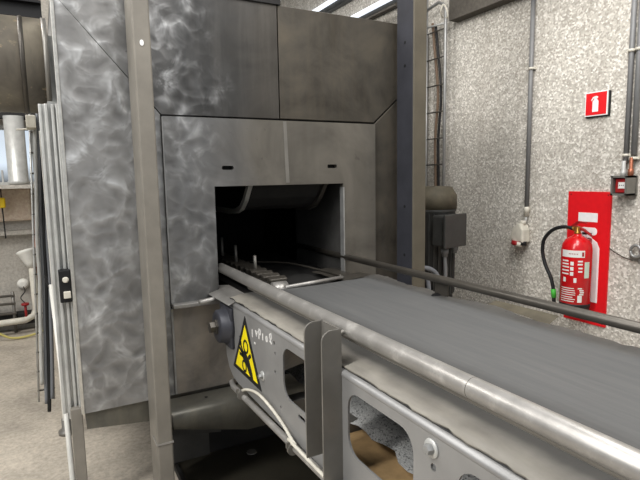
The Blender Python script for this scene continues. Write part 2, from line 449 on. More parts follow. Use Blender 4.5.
# bent flap hung inside the mouth
prof = [(2.415, 1.462), (2.44, 1.462), (2.462, 1.440), (2.50, 1.395), (2.56, 1.350), (2.64, 1.328), (2.75, 1.322), (3.05, 1.322)]
rows = []
def off(p, d):
    out = []
    for i, q in enumerate(p):
        a = p[max(i-1, 0)]; b = p[min(i+1, len(p)-1)]
        dx, dy = b[0]-a[0], b[1]-a[1]; L = math.hypot(dx, dy); out.append((q[0]-dy/L*d, q[1]+dx/L*d))
    return out
fl = MB().prism(prof+list(reversed(off(prof, .008))), YZ(.93), .40)
flap = part('hanging_flap', fl, M['black_steel'], H)
br = off(prof, -.014)
br = [(2.395, 1.500), (2.402, 1.478)]+off(prof, -.016)[1:]
brk = br+list(reversed([(2.415, 1.515), (2.428, 1.492)]+off(prof, .012)[1:]))
part('flap_bracket', MB().prism(brk, YZ(.905), .022), M['bright'], flap, 'pale S-curved left bracket')
part('flap_bracket', MB().prism(brk, YZ(1.335), .022), M['dark_pipe'], flap)

# ------------------------------------------------------------------ columns and crossbeam
def column(x0, x1, y0, y1, z1, label, mt):
    c = thing('steel_column', label, 'column', ((x0+x1)/2, (y0+y1)/2, 0), 'steel columns at the housing front')
    part('shaft', MB().box((x0, y0, 0), (x1, y1, z1), bev=.006), M[mt], c)
    part('base_plate', MB().box((x0-.06, y0-.05, 0), (x1+.06, y1+.0, .015)), M['column'], c)
    return c
c1 = column(.363, .430, 2.205, 2.383, 3.2, 'tall grey box steel column in front of the bright swirled panel', 'column')
part('weld_collar', MB().box((.360, 2.202, .345), (.433, 2.30, .352)), M['rail'], c1)
part('paint_chip', MB().prism([(.394+.008*math.cos(2*PI*k/14), 2.043+.012*math.sin(2*PI*k/14)) for k in range(14)], XZ(2.2025), .002), M['white'], c1)
c2 = column(1.757, 1.845, 2.20, 2.345, 3.2, 'tall dark-sided steel column between the housing and the electric motor', 'column2')
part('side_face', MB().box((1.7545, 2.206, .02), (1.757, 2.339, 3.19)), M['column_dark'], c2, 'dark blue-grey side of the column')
bh = MB()
for y, z in ((2.27, 2.20), (2.27, 2.08), (2.27, 1.33), (2.27, 1.06)): bh.prism(circ(y, z, .008, 10), YZ(1.753), .002)
part('bolt_hole', bh, M['black_paint'], c2)
cb = thing('crossbeam', 'folded steel crossbeam running right from the left column under the conveyor', 'beam', (1.0, 2.3, .4))
p = [(2.39, .466), (2.29, .462), (2.262, .455), (2.25, .44), (2.246, .42)]
rows = []
for x in [.436+k*(1.2/10) for k in range(11)]:
    zb = .375-.26*(x-.47) if x < .80 else .29
    rows.append([(x, a, b) for a, b in p]+[(x, 2.25, zb), (x, 2.27, zb-.004)])
part('beam_face', MB().grid(rows), M['crossbeam'], cb)
part('end_weld', MB().tube([(.437, 2.243, .45), (.436, 2.243, .42), (.438, 2.243, .385)], .006, 8), M['dark_pipe'], cb)
part('bolt_hole', MB().lathe((.62, 2.33, .4635), (0, 0, 1), [(0, .008), (.002, .008)], 10), M['black_paint'], cb)

# ------------------------------------------------------------------ belt conveyor
CV = thing('belt_conveyor', 'long rubber belt conveyor with perforated grey side frame leading into the housing', 'conveyor', (1.09, 1.0, 0))
PX = .70
outl = [(-.9, .951), (1.96, .951), (2.19, .945), (2.245, .80), (2.235, .69), (2.20, .64), (2.15, .612), (2.09, .604), (-.9, .604)]
holes = [rrect(y-.285, .735, y, .918, .05) for y in (1.592, 1.156, .730, .30, -.13)]
slots = [rrect(1.425, .700, 1.475, .716, .007), rrect(1.01, .668, 1.06, .684, .007)]
dots = [circ(1.667, .905, .009, 10), circ(1.660, .868, .006, 10), circ(1.664, .797, .007, 10), circ(1.62, .68, .006, 10), circ(.803, .873, .009, 10), circ(1.87, .672, .005, 10)]
sp = part('side_plate', MB().prism(outl, YZ(PX), .006, holes+slots+dots), M['plate'], CV, 'grey perforated side plate nearest the camera')
fl = MB().tube([(PX+.011, 2.19, .945), (PX+.011, 1.96, .951), (PX+.011, -.9, .951)], .013, 14)
fl.box((PX+.006, -.9, .604), (PX+.05, 2.09, .608))
part('top_flange', fl, M['plate'], CV, 'rolled top edge')
part('side_plate', MB().prism([(-.9, .965), (2.2, .965), (2.2, .62), (-.9, .62)], YZ(1.50), .006), M['plate'], CV, 'side plate on the wall side of the conveyor')
fe = []
for k in range(90):
    y = 2.36-k*.035; fe.append([(1.475+random.uniform(-.004, .004), y, .968), (1.50, y, .975), (1.535+random.uniform(-.012, .008), y, .973)])
part('top_flange', MB().grid(fe), M['dark_pipe'], CV, 'dusty bent flange along the wall side')
# belt: slight sag, ragged edges
rows = []; NB = 140
for k in range(NB+1):
    y = 2.215-k*(3.1/NB); row = []
    e0 = .712+.006*math.sin(k*.9)*.5+random.uniform(-.003, .003)
    e1 = 1.482+.010*math.sin(k*.37)+random.uniform(-.010, .006)
    lift = max(0, math.sin(k*.21))*.008
    for j in range(15):
        u = j/14; x = e0+(e1-e0)*u
        z = .982-.012*math.sin(PI*u)-.016*max(0, 1-u/.10)+(.004+lift)*max(0, u-.93)/.07
        if y > 2.12: z -= (y-2.12)**2*1.2
        row.append((x, y, z))
    rows.append(row)
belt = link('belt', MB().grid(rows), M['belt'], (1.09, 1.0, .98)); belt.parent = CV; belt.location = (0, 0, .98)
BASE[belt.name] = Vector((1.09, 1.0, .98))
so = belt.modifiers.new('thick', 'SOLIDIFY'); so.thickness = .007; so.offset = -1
# frayed black edge hanging over the side plate
rows = []
for k in range(150):
    y = 2.2-k*.0207; d = max(0, math.sin(k*.33)+math.sin(k*.83+1)*.8+random.uniform(-.9, .6)-.3)*.0032
    rows.append([(.718, y, .9665), (.7135-d*.5, y, .9660), (.7125-d, y, .9640-d*.3)])
part('frayed_edge', MB().grid(rows), M['black_rubber'], CV)
for (x, y, a, b) in ((1.44, 1.66, .05, .012), (1.46, 1.47, .06, .012), (1.452, 1.30, .035, .010)):
    part('torn_flap', MB().grid([[(x+.03*u+.01*math.sin(9*v), y-a+2*a*v, .986+b*math.sin(PI*v)*u) for u in (0, .5, 1)] for v in [q/8 for q in range(9)]]), M['black_rubber'], CV)
part('lifted_plate', MB().grid([[(1.495+.012*math.sin(v*3), 1.14+.30*v, .978+.01*math.sin(PI*v)), (1.57-.01*v, 1.15+.28*v, 1.0)] for v in [q/8 for q in range(9)]]), M['motor_top'], CV, 'dusty plate lifted along the wall-side edge')
part('drum', MB().lathe((.72, 2.09, .845), (1, 0, 0), [(0, .05), (0, .118), (.74, .118), (.74, .05)]), M['dark_pipe'], CV)
# dusty chute strip at the near corner of the mouth, worn mat at the far corner
part('dust_skirt', MB().grid([[(.665+.01*v, 2.44-.34*v, .950+.004*v), (.74, 2.46-.34*v, .972), (.80, 2.47-.36*v, .965)] for v in (0, .25, .5, .75, 1)]), M['rail'], CV, 'dusty steel strip at the mouth')
mat = []
for v in [q/10 for q in range(11)]:
    y = 2.52-.34*v; mat.append([(1.30+.02*v+random.uniform(-.01, .01), y, .972), (1.39, y, .985+random.uniform(0, .006)), (1.46+.02*math.sin(v*9), y, .978)])
part('worn_mat', MB().grid(mat), M['dark_pipe'], CV, 'dusty worn mat corner beside the mouth')
# bearing on the drum shaft
bg = part('bearing_housing', MB().lathe((.70, 2.19, .842), (-1, 0, 0), [(0, .088), (.018, .088), (.02, .078), (.05, .074), (.056, .066), (.056, .045)]).box((.682, 2.11, .75), (.70, 2.26, .935), bev=.006), M['column_dark'], CV)
part('shaft_nut', MB().lathe((.644, 2.19, .842), (-1, 0, 0), [(0, .036), (.008, .036), (.009, .026), (.032, .026), (.034, .016)], 6, False), M['dark_pipe'], bg)
# bolts
def bolt(y, z, r):
    b = part('bolt', MB().lathe((PX-.001, y, z), (-1, 0, 0), [(0, r*.62), (.010, r*.62), (.017, r*.50), (.018, r*.30)], 6, False), M['galv'], CV)
    part('washer', MB().lathe((PX, y, z), (-1, 0, 0), [(0, r*1.05), (.004, r), (.0042, r*.5)], 24), M['galv_light'], b)
bolt(.808, .915, .021); bolt(1.786, .740, .019)
# warning triangle
A, B_, C_ = (1.967, .935), (2.135, .670), (1.803, .670)
def inset(tri, k):
    cx = sum(p[0] for p in tri)/3; cy = sum(p[1] for p in tri)/3
    return [(cx+(p[0]-cx)*k, cy+(p[1]-cy)*k) for p in tri]
ws = part('warning_sign', MB().prism([A, B_, C_], YZ(PX-.002), .002), M['black_paint'], CV, 'yellow triangle sign of a hand caught between rollers')
part('yellow_field', MB().prism(inset([A, B_, C_], .78), YZ(PX-.003), .001), M['yellow'], ws)
pk = MB(); X = YZ(PX-.0042)
def ring(cy, cz, r, w=.010): pk.prism(circ(cy, cz, r, 22), X, .001, [circ(cy, cz, r-w, 18)])
ring(1.962, .806, .030); ring(1.985, .716, .027)
def hand(pts): pk.prism(pts, X, .0012)
hand([(2.01, .775), (1.97, .785), (1.925, .755), (1.895, .715), (1.885, .690), (1.915, .688), (1.935, .705), (1.965, .735), (2.0, .745)])   # palm and cuff
for a, b, wd in (((2.0, .775), (2.035, .815), .007), ((1.995, .765), (2.048, .785), .007), ((1.99, .755), (2.04, .757), .007), ((1.935, .765), (1.905, .785), .008), ((2.015, .80), (2.03, .835), .006)):
    dy, dz = b[0]-a[0], b[1]-a[1]; L = math.hypot(dy, dz); ny, nz = -dz/L*wd, dy/L*wd
    hand([(a[0]+ny, a[1]+nz), (b[0]+ny, b[1]+nz), (b[0]-ny, b[1]-nz), (a[0]-ny, a[1]-nz)])
part('pictogram', pk, M['black_paint'], ws)
# chalky hand-painted marks beside the triangle
GL = {'L': ['a'], }
def stroke(mb, pts, ox, oz, s, w=.0035):
    P = [(ox-p[0]*s, oz+p[1]*s) for p in pts]
    for a, b in zip(P, P[1:]):
        dy, dz = b[0]-a[0], b[1]-a[1]; L = math.hypot(dy, dz) or 1; ny, nz = -dz/L*w, dy/L*w
        mb.prism([(a[0]+ny, a[1]+nz), (b[0]+ny, b[1]+nz), (b[0]-ny, b[1]-nz), (a[0]-ny, a[1]-nz)], YZ(PX-.0015), .0012)
chars = [[(0, 1), (0, 0)], [(0, 1), (.3, .3), (.6, 1)], [(0, 0), (0, 1.2), (.5, 1.2), (.5, .7), (0, .6)], [(.1, .8), (.1, .0)], [(0, 0), (0, .5), (.4, .6), (.4, .1), (0, 0)], [(0, 0), (0, .9), (.5, 1.1), (.5, .5), (0, .4), (.5, -.1)]]
xx = 1.885
for i, c in enumerate(chars):
    wr = MB(); stroke(wr, c, xx, .868+.006*i, .032); xx -= .036
    part('painted_mark', wr, M['paper'], CV, 'white hand-painted character')
wr = MB(); stroke(wr, [(0, 0), (.5, 0)], 1.868, .850, .03); part('painted_mark', wr, M['paper'], CV, 'white hand-painted dash')
# guard rails
RZ = 1.066
gr = part('guard_rail', MB().tube([(.746, 2.42, RZ), (.746, .795, RZ), (.746, -.9, RZ+.004)], .0232, 24), M['rail'], CV, 'pale worn tube guard rail nearest the camera')
part('under_bar', MB().tube([(.757, 2.05, RZ-.030), (.757, -.9, RZ-.028)], .011, 14), M['bracket'], gr, 'thin bar under the rail')
part('rail_joint', MB().tube([(.746, .737, RZ), (.746, .7384, RZ)],   .0234, 24), M['dark_pipe'], gr)
part('rail_cap', MB().lathe((.746, 2.42, RZ), (0, 1, 0), [(0, .0225), (.006, .018), (.008, .01)]), M['rail'], gr)
part('guard_rail', MB().tube([(1.445, 3.05, 1.058), (1.445, 1.6, 1.064), (1.445, -.9, 1.066)], .0165, 20), M['dark_pipe'], CV, 'dark tube guard rail on the wall side')
# bracket: upright U channel, web against the conveyor, flanges towards the camera
def flange(y, z1, z0):
    out = [(.700, z0), (.700, z1), (.668, z1)]
    out += [(.668-.03*math.sin(t), z1-.03+.03*math.cos(t)) for t in [PI/2*k/6 for k in range(1, 7)]]
    out += [(.638, z0)]
    return MB().prism(out, XZ(y), .006)
bk = MB(); bk.box((.694, 1.190, .56), (.700, 1.296, 1.082))
bk = part('rail_bracket', bk, M['bracket'], CV, 'upright steel channel bracket holding the guard rail')
part('flange', flange(1.186, 1.082, .60), M['bracket'], bk); part('flange', flange(1.290, 1.082, .668), M['bracket'], bk)
part('bolt', MB().tube([(.69, 1.215, RZ-.004), (.726, 1.215, RZ-.004)], .007, 10).lathe((.688, 1.215, RZ-.004), (-1, 0, 0), [(0, .013), (.008, .013)], 6, False), M['bright'], bk)
bk2 = MB(); bk2.box((1.462, 1.60, .70), (1.468, 1.68, 1.06)); part('rail_bracket', bk2, M['dark_pipe'], CV)
# supports down to the floor
for y in (-.6, 1.15):
    lg = MB(); lg.box((PX+.02, y, 0), (PX+.09, y+.07, .61)); part('leg', lg, M['bracket'], CV)
    lg = MB(); lg.box((1.42, y, 0), (1.49, y+.07, .62)); part('leg', lg, M['bracket'], CV)
# return strand with grit, board beneath, seen through the openings
rows = []
for k in range(60):
    y = 1.9-k*.047; rg = .008*math.sin(k*1.7)+random.uniform(-.008, .008)
    rows.append([(.84+rg, y, .695+rg*.3), (.92, y, .710), (1.05, y, .727), (1.25, y, .74), (1.47, y, .745)])
rs = part('return_belt', MB().grid(rows), M['gravel'], CV, 'return strand coated in grey grit')
part('board', MB().box((.73, -.8, .645), (1.0, 1.36, .665)), M['wood'], CV, 'dusty brown board under the return strand')
part('crosstie', MB().box((.706, 1.37, .655), (1.49, 1.43, .70)).box((.706, 1.60, .655), (1.49, 1.66, .70)), M['bracket'], CV)

# ------------------------------------------------------------------ chain conveyor inside the mouth
CH = thing('chain_conveyor', 'dark toothed chain conveyor with upright pins inside the feed opening', 'conveyor', (1.0, 2.6, .90))
part('chain_bed', MB().box((.945, 2.27, .90), (1.03, 3.8, .985)), M['black_steel'], CH)
tb = MB(); y = 2.27
while y < 3.6:
    tb.box((.94, y, .965), (1.036, y+.042, 1.015), Matrix.Rotation(.3, 3, 'X'), .007); y += .084
part('chain_teeth', tb, M['dark_pipe'], CH)
part('sprocket', MB().lathe((.945, 2.245, .955), (1, 0, 0), [(0, .02), (0, .045), (.07, .045), (.075, .022), (.10, .022)]), M['rail'], CH)
for yy, zz in ((2.56, .078), (2.87, .10), (3.13, .12)):
    part('pin', MB().tube([(.98, yy, .98), (.978, yy, 1.01+zz)], [.010, .009], 12), M['bracket'], CH)
part('nose_bar', MB().tube([(.99, 2.20, .978), (1.33, 2.235, .985)], .0095, 12), M['rail'], CH, 'pale rod across the belt end')
rows = []
for k in range(24):
    y = 2.27+k*.06; rows.append([(1.04+.06*j, y, .945+random.uniform(-.006, .014)) for j in range(8)])
part('bed', MB().grid(rows), M['black_steel'], CH, 'dark dusty bed beside the chain')
part('slack_strap', MB().tube([(1.08, 2.95, .99), (1.25, 2.75, .995), (1.33, 2.5, .985), (1.345, 2.27, .985)], .006, 8, True), M['dark_pipe'], CH)
part('frame_rail', MB().box((.90, 2.3, .80), (1.5, 3.9, .90)), M['black_steel'], CH)

# ------------------------------------------------------------------ cable pipe below the conveyor
CP = thing('cable_pipe', 'thin grey cable pipe with white cable along the conveyor frame bottom', 'pipe', (.69, 1.6, .58))
part('pipe', MB().tube([(.73, 2.20, .575), (.698, 2.17, .578), (.686, 2.11, .583), (.685, 1.9, .588), (.685, 1.2, .606), (.685, -.8, .62)], .0125, 14), M['rail'], CP)
part('cable', MB().tube([(.676, 2.0, .602), (.684, 1.93, .635), (.687, 1.82, .660), (.687, 1.70, .658), (.686, 1.58, .640), (.678, 1.46, .620), (.672, 1.3, .622), (.672, -.8, .636)], .0058, 10, True), M['offwhite'], CP, 'white cable strapped to the pipe')
for y in (1.97, 1.47):
    part('cable_tie', MB().lathe((.678, y, .598), (0, 1, 0), [(0, .022), (.010, .022)], 14).box((.652, y+.002, .606), (.664, y+.008, .626)), M['bracket'], CP)
single('stub_pipe', MB().tube([(.60, 2.30, .935), (.70, 2.30, .945)], .012, 12), M['rail'], 'short pale stub pipe at the left corner of the feed opening', 'pipe', (.65, 2.30, .94))

DTY = thing('drip_tray', 'dark oily steel tray on the floor under the conveyor', 'tray', (1.0, 1.9, 0))
part('pan', MB().box((.52, 1.25, 0), (1.7, 2.61, .02)), M['oily'], DTY)
part('rim', MB().box((.50, 1.23, 0), (.52, 2.61, .035)).box((.50, 1.23, 0), (1.72, 1.25, .035)).box((1.70, 1.23, 0), (1.72, 2.61, .035)), M['black_steel'], DTY)
part('pale_disc', MB().lathe((.90, 2.50, .02), (0, 0, 1), [(0, .028), (.006, .026)], 20), M['bracket'], DTY)  # pale round spot on the tray

# ------------------------------------------------------------------ electric motor
MO = thing('electric_motor', 'grey upright electric motor behind the right-hand column', 'motor', (2.57, 2.98, 0))
part('body', MB().lathe((2.57, 2.98, .55), (0, 0, 1), [(0, .12), (.02, .15), (.66, .15), (.68, .165), (.70, .17)]), M['motor'], MO)
part('fan_cowl', MB().lathe((2.57, 2.98, 1.25), (0, 0, 1), [(0, .172), (.10, .172), (.16, .135), (.165, .12)]), M['motor_top'], MO, 'dusty rounded fan cowl')
fn = MB()
for k in range(28):
    a = 2*PI*k/28; fn.box((-.01, -.003, -.3), (.02, .003, .3), None) if False else fn.box((2.57+.158*math.cos(a)-.004, 2.98+.158*math.sin(a)-.004, .62), (2.57+.158*math.cos(a)+.004, 2.98+.158*math.sin(a)+.004, 1.22))
part('cooling_fins', fn, M['motor'], MO)
part('gearbox', MB().box((2.38, 2.80, .15), (2.76, 3.16, .56), bev=.03), M['motor'], MO)
part('foot', MB().box((2.34, 2.76, 0), (2.80, 3.20, .16), bev=.01), M['motor'], MO)
RT = Matrix.Rotation(math.radians(12), 3, 'Z')
tbx = part('terminal_box', MB().box((2.435, 2.73, .995), (2.672, 2.85, 1.215), RT, .012), M['motor'], MO)
part('box_lid', MB().box((2.424, 2.715, .987), (2.680, 2.735, 1.223), RT, .006), M['motor'], tbx)
for x, y, z in ((2.49, 2.76, .945), (2.60, 2.78, .96)):
    part('cable_gland', MB().lathe((x, y, z+.03), (0, 0, -1), [(0, .028), (.03, .028), (.032, .022), (.055, .020)], 10), M['conduit_grey'], tbx)
single('motor_cable', MB().tube([(2.49, 2.76, .93), (2.49, 2.75, .80), (2.50, 2.76, .55), (2.62, 2.80, .30)], .014, 10, True), M['conduit_grey'], 'grey cable dropping from the motor terminal box', 'cable', (2.5, 2.76, .5))
for k, (x0, bx_) in enumerate(((2.20, .0), (2.28, .03), (2.36, .05))):
    single('hydraulic_hose', MB().tube([(x0, 2.70, .30), (x0+.02, 2.70, .62), (x0-.02+bx_, 2.72, .80), (x0-.12+bx_, 2.76, .86), (x0-.26+bx_, 2.82, .80)], .016, 10, True), M['grey_cable'],
           ['leftmost of three curved hoses under the motor behind the far guard rail', 'middle of three curved hoses under the motor behind the far guard rail', 'rightmost of three curved hoses under the motor behind the far guard rail'][k], 'hose', (x0, 2.7, .3), 'hoses under the motor')

# ------------------------------------------------------------------ cable ladder beside the wall
LX, LY0, LY1 = 3.10, 3.46, 3.70
CL = thing('cable_ladder', 'wire cable ladder with rounded top against the pebbledash wall', 'cable ladder', (LX, 3.58, .0))
TT = 2.93
part('rail', MB().tube([(LX, LY0, .3), (LX, LY0, TT-.05), (LX, LY0+.03, TT), (LX, LY0+.09, TT+.03), (LX, LY1+.04, TT+.0)], .014, 8), M['galv'], CL)
part('rail', MB().tube([(LX, LY1, .3), (LX, LY1, TT+.1)], .012, 8), M['galv'], CL)
for k in range(11):
    z = .45+k*.228
    part('rung', MB().tube([(LX, LY0, z), (LX, LY1, z)], .006, 8), M['dark_pipe'], CL)
part('rung', MB().tube([(LX, LY0, 2.77), (LX, LY1, 2.79)], .009, 8), M['galv_light'], CL)
for k, (yy, zt, m) in enumerate(((3.63, 2.82, 'brown_cable'), (3.59, 2.80, 'black_rubber'))):
    single('hanging_cable', MB().tube([(LX+.03, yy+.02, .4), (LX+.03, yy-.03, 1.2), (LX+.03, yy-.02, 1.8), (LX+.03, yy-.05, 2.2), (LX+.03, yy, 2.6), (LX+.03, yy+.03, zt)], .012, 8, True), M[m],
           ['brown cable running up the wall-side cable ladder', 'black cable running up the wall-side cable ladder'][k], 'cable', (LX, yy, .4))
single('steel_post', MB().box((3.08, 3.78, 0), (3.19, 4.0, 2.76)).box((3.05, 3.88, 0), (3.08, 3.9, 2.76)), M['bracket'], 'grey steel post on the wall behind the cable ladder', 'post', (3.1, 3.8, 0))
single('wall_hook', MB().tube([(3.05, 3.44, 2.80), (3.0, 3.41, 2.83), (3.0, 3.38, 2.88), (3.02, 3.36, 2.84), (3.04, 3.37, 2.79), (3.05, 3.40, 2.79)], .007, 8, True), M['offwhite'], 'small white hook beside the rounded top of the cable ladder', 'hook', (3.05, 3.4, 2.8))

# ------------------------------------------------------------------ wall fittings
def conduit(y, z0, z1, r, label, clips, x=3.178):
    c = thing('conduit_pipe', label, 'pipe', (x, y, z0), 'grey conduit pipes on the wall')
    part('pipe', MB().tube([(x, y, z0), (x, y, z1)], r, 14), M['conduit_grey'], c)
    for z in clips:
        part('clip', MB().lathe((x, y, z-.008), (0, 0, 1), [(0, r+.006), (.016, r+.006)], 14).box((x, y-.03, z-.008), (WX, y+.03, z+.008)), M['offwhite'], c)
    return c
conduit(2.64, 1.25, 2.78, .0155, 'grey conduit pipe dropping to the red and white wall socket', (2.25,))
conduit(1.915, 1.56, 2.78, .015, 'left of the twin grey conduit pipes above the alarm box', (2.22, 1.60))
conduit(1.868, 1.60, 2.78, .017, 'right of the twin grey conduit pipes above the alarm box', (2.22, 1.58))
SK = thing('wall_socket', 'white industrial wall socket with red lid at the end of the conduit', 'socket', (3.15, 2.66, 1.0))
part('coupling', MB().lathe((3.178, 2.64, 1.18), (0, 0, 1), [(0, .010), (.0, .017), (.03, .017), (.032, .020), (.07, .020), (.072, .016)], 14), M['offwhite'], SK)
part('cable', MB().tube([(3.178, 2.64, 1.19), (3.175, 2.645, 1.12)], .010, 10), M['galv_light'], SK)
R1 = Matrix.Rotation(math.radians(-14), 3, 'X')
hs = MB().prism([(2.61, .985), (2.70, .985), (2.735, 1.02), (2.715, 1.09), (2.675, 1.125), (2.645, 1.13), (2.615, 1.08)], YZ(3.11), .085)
part('housing', hs, M['offwhite'], SK, None, .012)
part('gland', MB().lathe((3.16, 2.655, 1.115), (0, 0, 1), [(0, .022), (.03, .022), (.034, .014)], 12), M['offwhite'], SK)
part('lid', MB().lathe((3.128, 2.672, .995), (-.1, .1, -1), [(0, .040), (.025, .044), (.034, .036)], 20), M['dark_red'], SK, 'red hinged lid')
part('keyway', MB().lathe((3.120, 2.650, .985), (-.3, .0, -.9), [(0, .026), (.03, .022)], 16), M['offwhite'], SK)
part('mouth', MB().lathe((3.14, 2.635, .995), (-.1, 0, -1), [(0, .03), (.03, .03)], 16), M['black_rubber'], SK)

FS = thing('fire_sign', 'small square red fire extinguisher pictogram sign on the wall', 'sign', (3.18, 2.13, 1.937))
part('plate', MB().box((3.178, 2.050, 1.860), (3.188, 2.204, 2.013)), M['white'], FS)
part('red_field', MB().box((3.176, 2.057, 1.867), (3.178, 2.197, 2.006)), M['red'], FS)
part('shadow_plate', MB().box((3.186, 2.042, 1.852), (3.2, 2.202, 2.008)), M['black_paint'], FS)  # black plate set off down and right as the sign's shadow
pic = MB(); to = YZ(3.1745)
pic.prism([(2.110, 1.886), (2.150, 1.886), (2.150, 1.950), (2.146, 1.958), (2.138, 1.963), (2.122, 1.963), (2.114, 1.958), (2.110, 1.950)], to, .0012)
pic.prism([(2.120, 1.962), (2.140, 1.962), (2.140, 1.972), (2.120, 1.972)], to, .0012)
pic.prism([(2.115, 1.970), (2.145, 1.970), (2.157, 1.955), (2.160, 1.962), (2.148, 1.980), (2.128, 1.986), (2.113, 1.980)], to, .0012)
part('pictogram', pic, M['white'], FS)

EB = thing('extinguisher_board', 'tall red mounting board on the wall behind the fire extinguisher', 'board', (3.19, 2.15, .93))
part('panel', MB().box((3.188, 2.0, .483), (3.2, 2.304, 1.372)), M['red'], EB)
part('blank_panel', MB().box((3.186, 2.085, 1.172), (3.188, 2.222, 1.232)), M['white'], EB)
to = YZ(3.186)
so_ = MB().prism([(2.062, .636), (2.24, .636), (2.24, 1.0), (2.215, 1.04), (2.17, 1.065), (2.12, 1.065), (2.08, 1.04), (2.062, 1.0)], to, .002)
so_.prism([(2.12, 1.060), (2.19, 1.060), (2.19, 1.10), (2.12, 1.10)], to, .002)
so_.prism(rrect(2.085, 1.085, 2.20, 1.135, .02), to, .002)
part('silhouette', so_, M['white'], EB, 'white extinguisher silhouette')
for y, z in ((2.02, 1.352), (2.284, 1.352), (2.02, .503), (2.284, .503)):
    part('screw', MB().lathe((3.189, y, z), (-1, 0, 0), [(0, .007), (.003, .005)], 10), M['dark_red'], EB)

EX, EY = 3.075, 2.145; ER = .094
FE = thing('fire_extinguisher', 'red fire extinguisher with black hose mounted on the red board', 'fire extinguisher', (EX, EY, .61))
part('cylinder', MB().lathe((EX, EY, .63), (0, 0, 1), [(0, .086), (.006, ER), (.37, ER), (.405, .088), (.435, .068), (.452, .040), (.458, .026), (.47, .024)], 36), M['red_gloss'], FE)
part('base_ring', MB().lathe((EX, EY, .600), (0, 0, 1), [(0, .088), (.035, .0945), (.045, .0945)], 32), M['black_rubber'], FE)
part('valve', MB().lathe((EX, EY, 1.095), (0, 0, 1), [(0, .020), (.02, .020), (.022, .015), (.05, .015)], 16).box((EX-.012, EY-.02, 1.118), (EX+.012, EY+.035, 1.148), bev=.004), M['brass'], FE)
hd = MB()
hd.prism([(EY+.05, 1.150), (EY+.03, 1.160), (EY-.05, 1.135), (EY-.10, 1.098), (EY-.105, 1.085), (EY-.05, 1.118), (EY+.02, 1.142)], YZ(EX-.010), .02)
hd.prism([(EY+.04, 1.155), (EY+.0, 1.185), (EY-.06, 1.180), (EY-.065, 1.172), (EY-.01, 1.172), (EY+.03, 1.148)], YZ(EX-.010), .02)
part('handle', hd, M['dark_red'], FE, None, .003)
hz = MB().tube([(EX-.005, EY+.03, 1.133), (EX-.01, EY+.10, 1.138), (EX-.012, EY+.18, 1.11), (EX-.01, EY+.245, 1.04), (EX, EY+.262, .95), (EX, EY+.235, .86), (EX, EY+.19, .78), (EX, EY+.165, .70), (EX, EY+.155, .60)], .0125, 12, True)
hose = part('hose', hz, M['black_rubber'], FE)
part('hose_ferrule', MB().tube([(EX-.004, EY+.02, 1.132), (EX-.009, EY+.075, 1.137)], .012, 12), M['brass'], hose)
part('hose_band', MB().tube([(EX, EY+.1645, .70), (EX, EY+.158, .64)], .0165, 12), M['green'], hose, 'bright green band')
def patch(mb, a0, a1, z0, z1, r=ER+.0012, n=10):
    """label patch on the cylinder; angles in degrees from -x, positive towards +y (left as seen)"""
    rows = []
    for k in range(n+1):
        a = math.radians(a0+(a1-a0)*k/n)
        rows.append([(EX-r*math.cos(a), EY+r*math.sin(a), z) for z in (z0, z1)])
    mb.grid(rows)
# camera sees the cylinder from about 35 degrees towards -y
def lab(nm, m, text, *a):
    b = MB(); patch(b, *a); part(nm, b, M[m], FE, text)
lab('label', 'paper', 'white header label', -65, 25, .955, 1.0)
for a in ((2, 14, .79, .82), (-38, -28, .79, .82), (-60, -44, .66, .70)): lab('label', 'paper', 'small white label square', *a)
lab('label', 'sage', 'pale green label field', -88, -66, .82, .925)
for z in (.925, .905, .885, .862, .840): lab('print_line', 'paper', 'white printed line', -10+random.uniform(0, 5), 22, z, z+.009)
for z in (.925, .905, .880, .858): lab('print_line', 'paper', 'white printed line', -58, -38+random.uniform(-6, 0), z, z+.010)
for z in (.748, .734, .720, .706, .690, .676, .662): lab('print_line', 'paper', 'white printed line', -40+random.uniform(0, 14), 22, z, z+.005)
for z, a in ((.748, -60), (.735, -66), (.722, -68), (.709, -66), (.698, -60)): lab('print_seal', 'paper', 'round white seal', a, a+16, z, z+.008)
for z in (.835, .868, .902): lab('pictogram', 'paper', 'small white pictogram', -26, -14, z, z+.024)
lab('print_mark', 'dark_red', 'dark printed mark', -62, -54, .962, .990, ER+.002)
for k in range(6): lab('print_mark', 'dark_red', 'dark printed mark', -40+k*6, -37+k*6, .974, .981, ER+.002)
part('wall_hanger', MB().box((EX+.02, EY-.03, 1.02), (3.186, EY+.03, 1.06)), M['dark_red'], FE)

AB = thing('alarm_box', 'grey metal box with red call point front under the twin conduits', 'alarm box', (3.15, 1.93, 1.41))
ab = MB()
ab.box((3.175, 1.845, 1.355), (3.2, 1.945, 1.475)); ab.box((3.085, 1.845, 1.463), (3.18, 1.945, 1.475)); ab.box((3.085, 1.845, 1.355), (3.18, 1.945, 1.367))
ab.box((3.085, 1.845, 1.355), (3.18, 1.857, 1.475)); ab.box((3.085, 1.933, 1.355), (3.18, 1.945, 1.475))
part('case', ab, M['bracket'], AB)
ins = part('call_point', MB().box((3.105, 1.862, 1.372), (3.174, 1.928, 1.458), bev=.004), M['dark_red'], AB)
part('button_label', MB().box((3.1025, 1.868, 1.398), (3.105, 1.908, 1.436)), M['paper'], ins)
dt = MB()
for k in range(3): dt.box((3.1015, 1.874+k*.011, 1.414), (3.1025, 1.879+k*.011, 1.420))
part('dots', dt, M['black_paint'], ins)
part('gland', MB().lathe((3.16, 1.915, 1.475), (0, 0, 1), [(0, .018), (.03, .018), (.032, .012), (.09, .012)], 12), M['galv_light'], AB)
part('gland', MB().lathe((3.16, 1.87, 1.475), (0, 0, 1), [(0, .016), (.04, .016), (.042, .011), (.11, .011)], 12), M['copper'], AB)

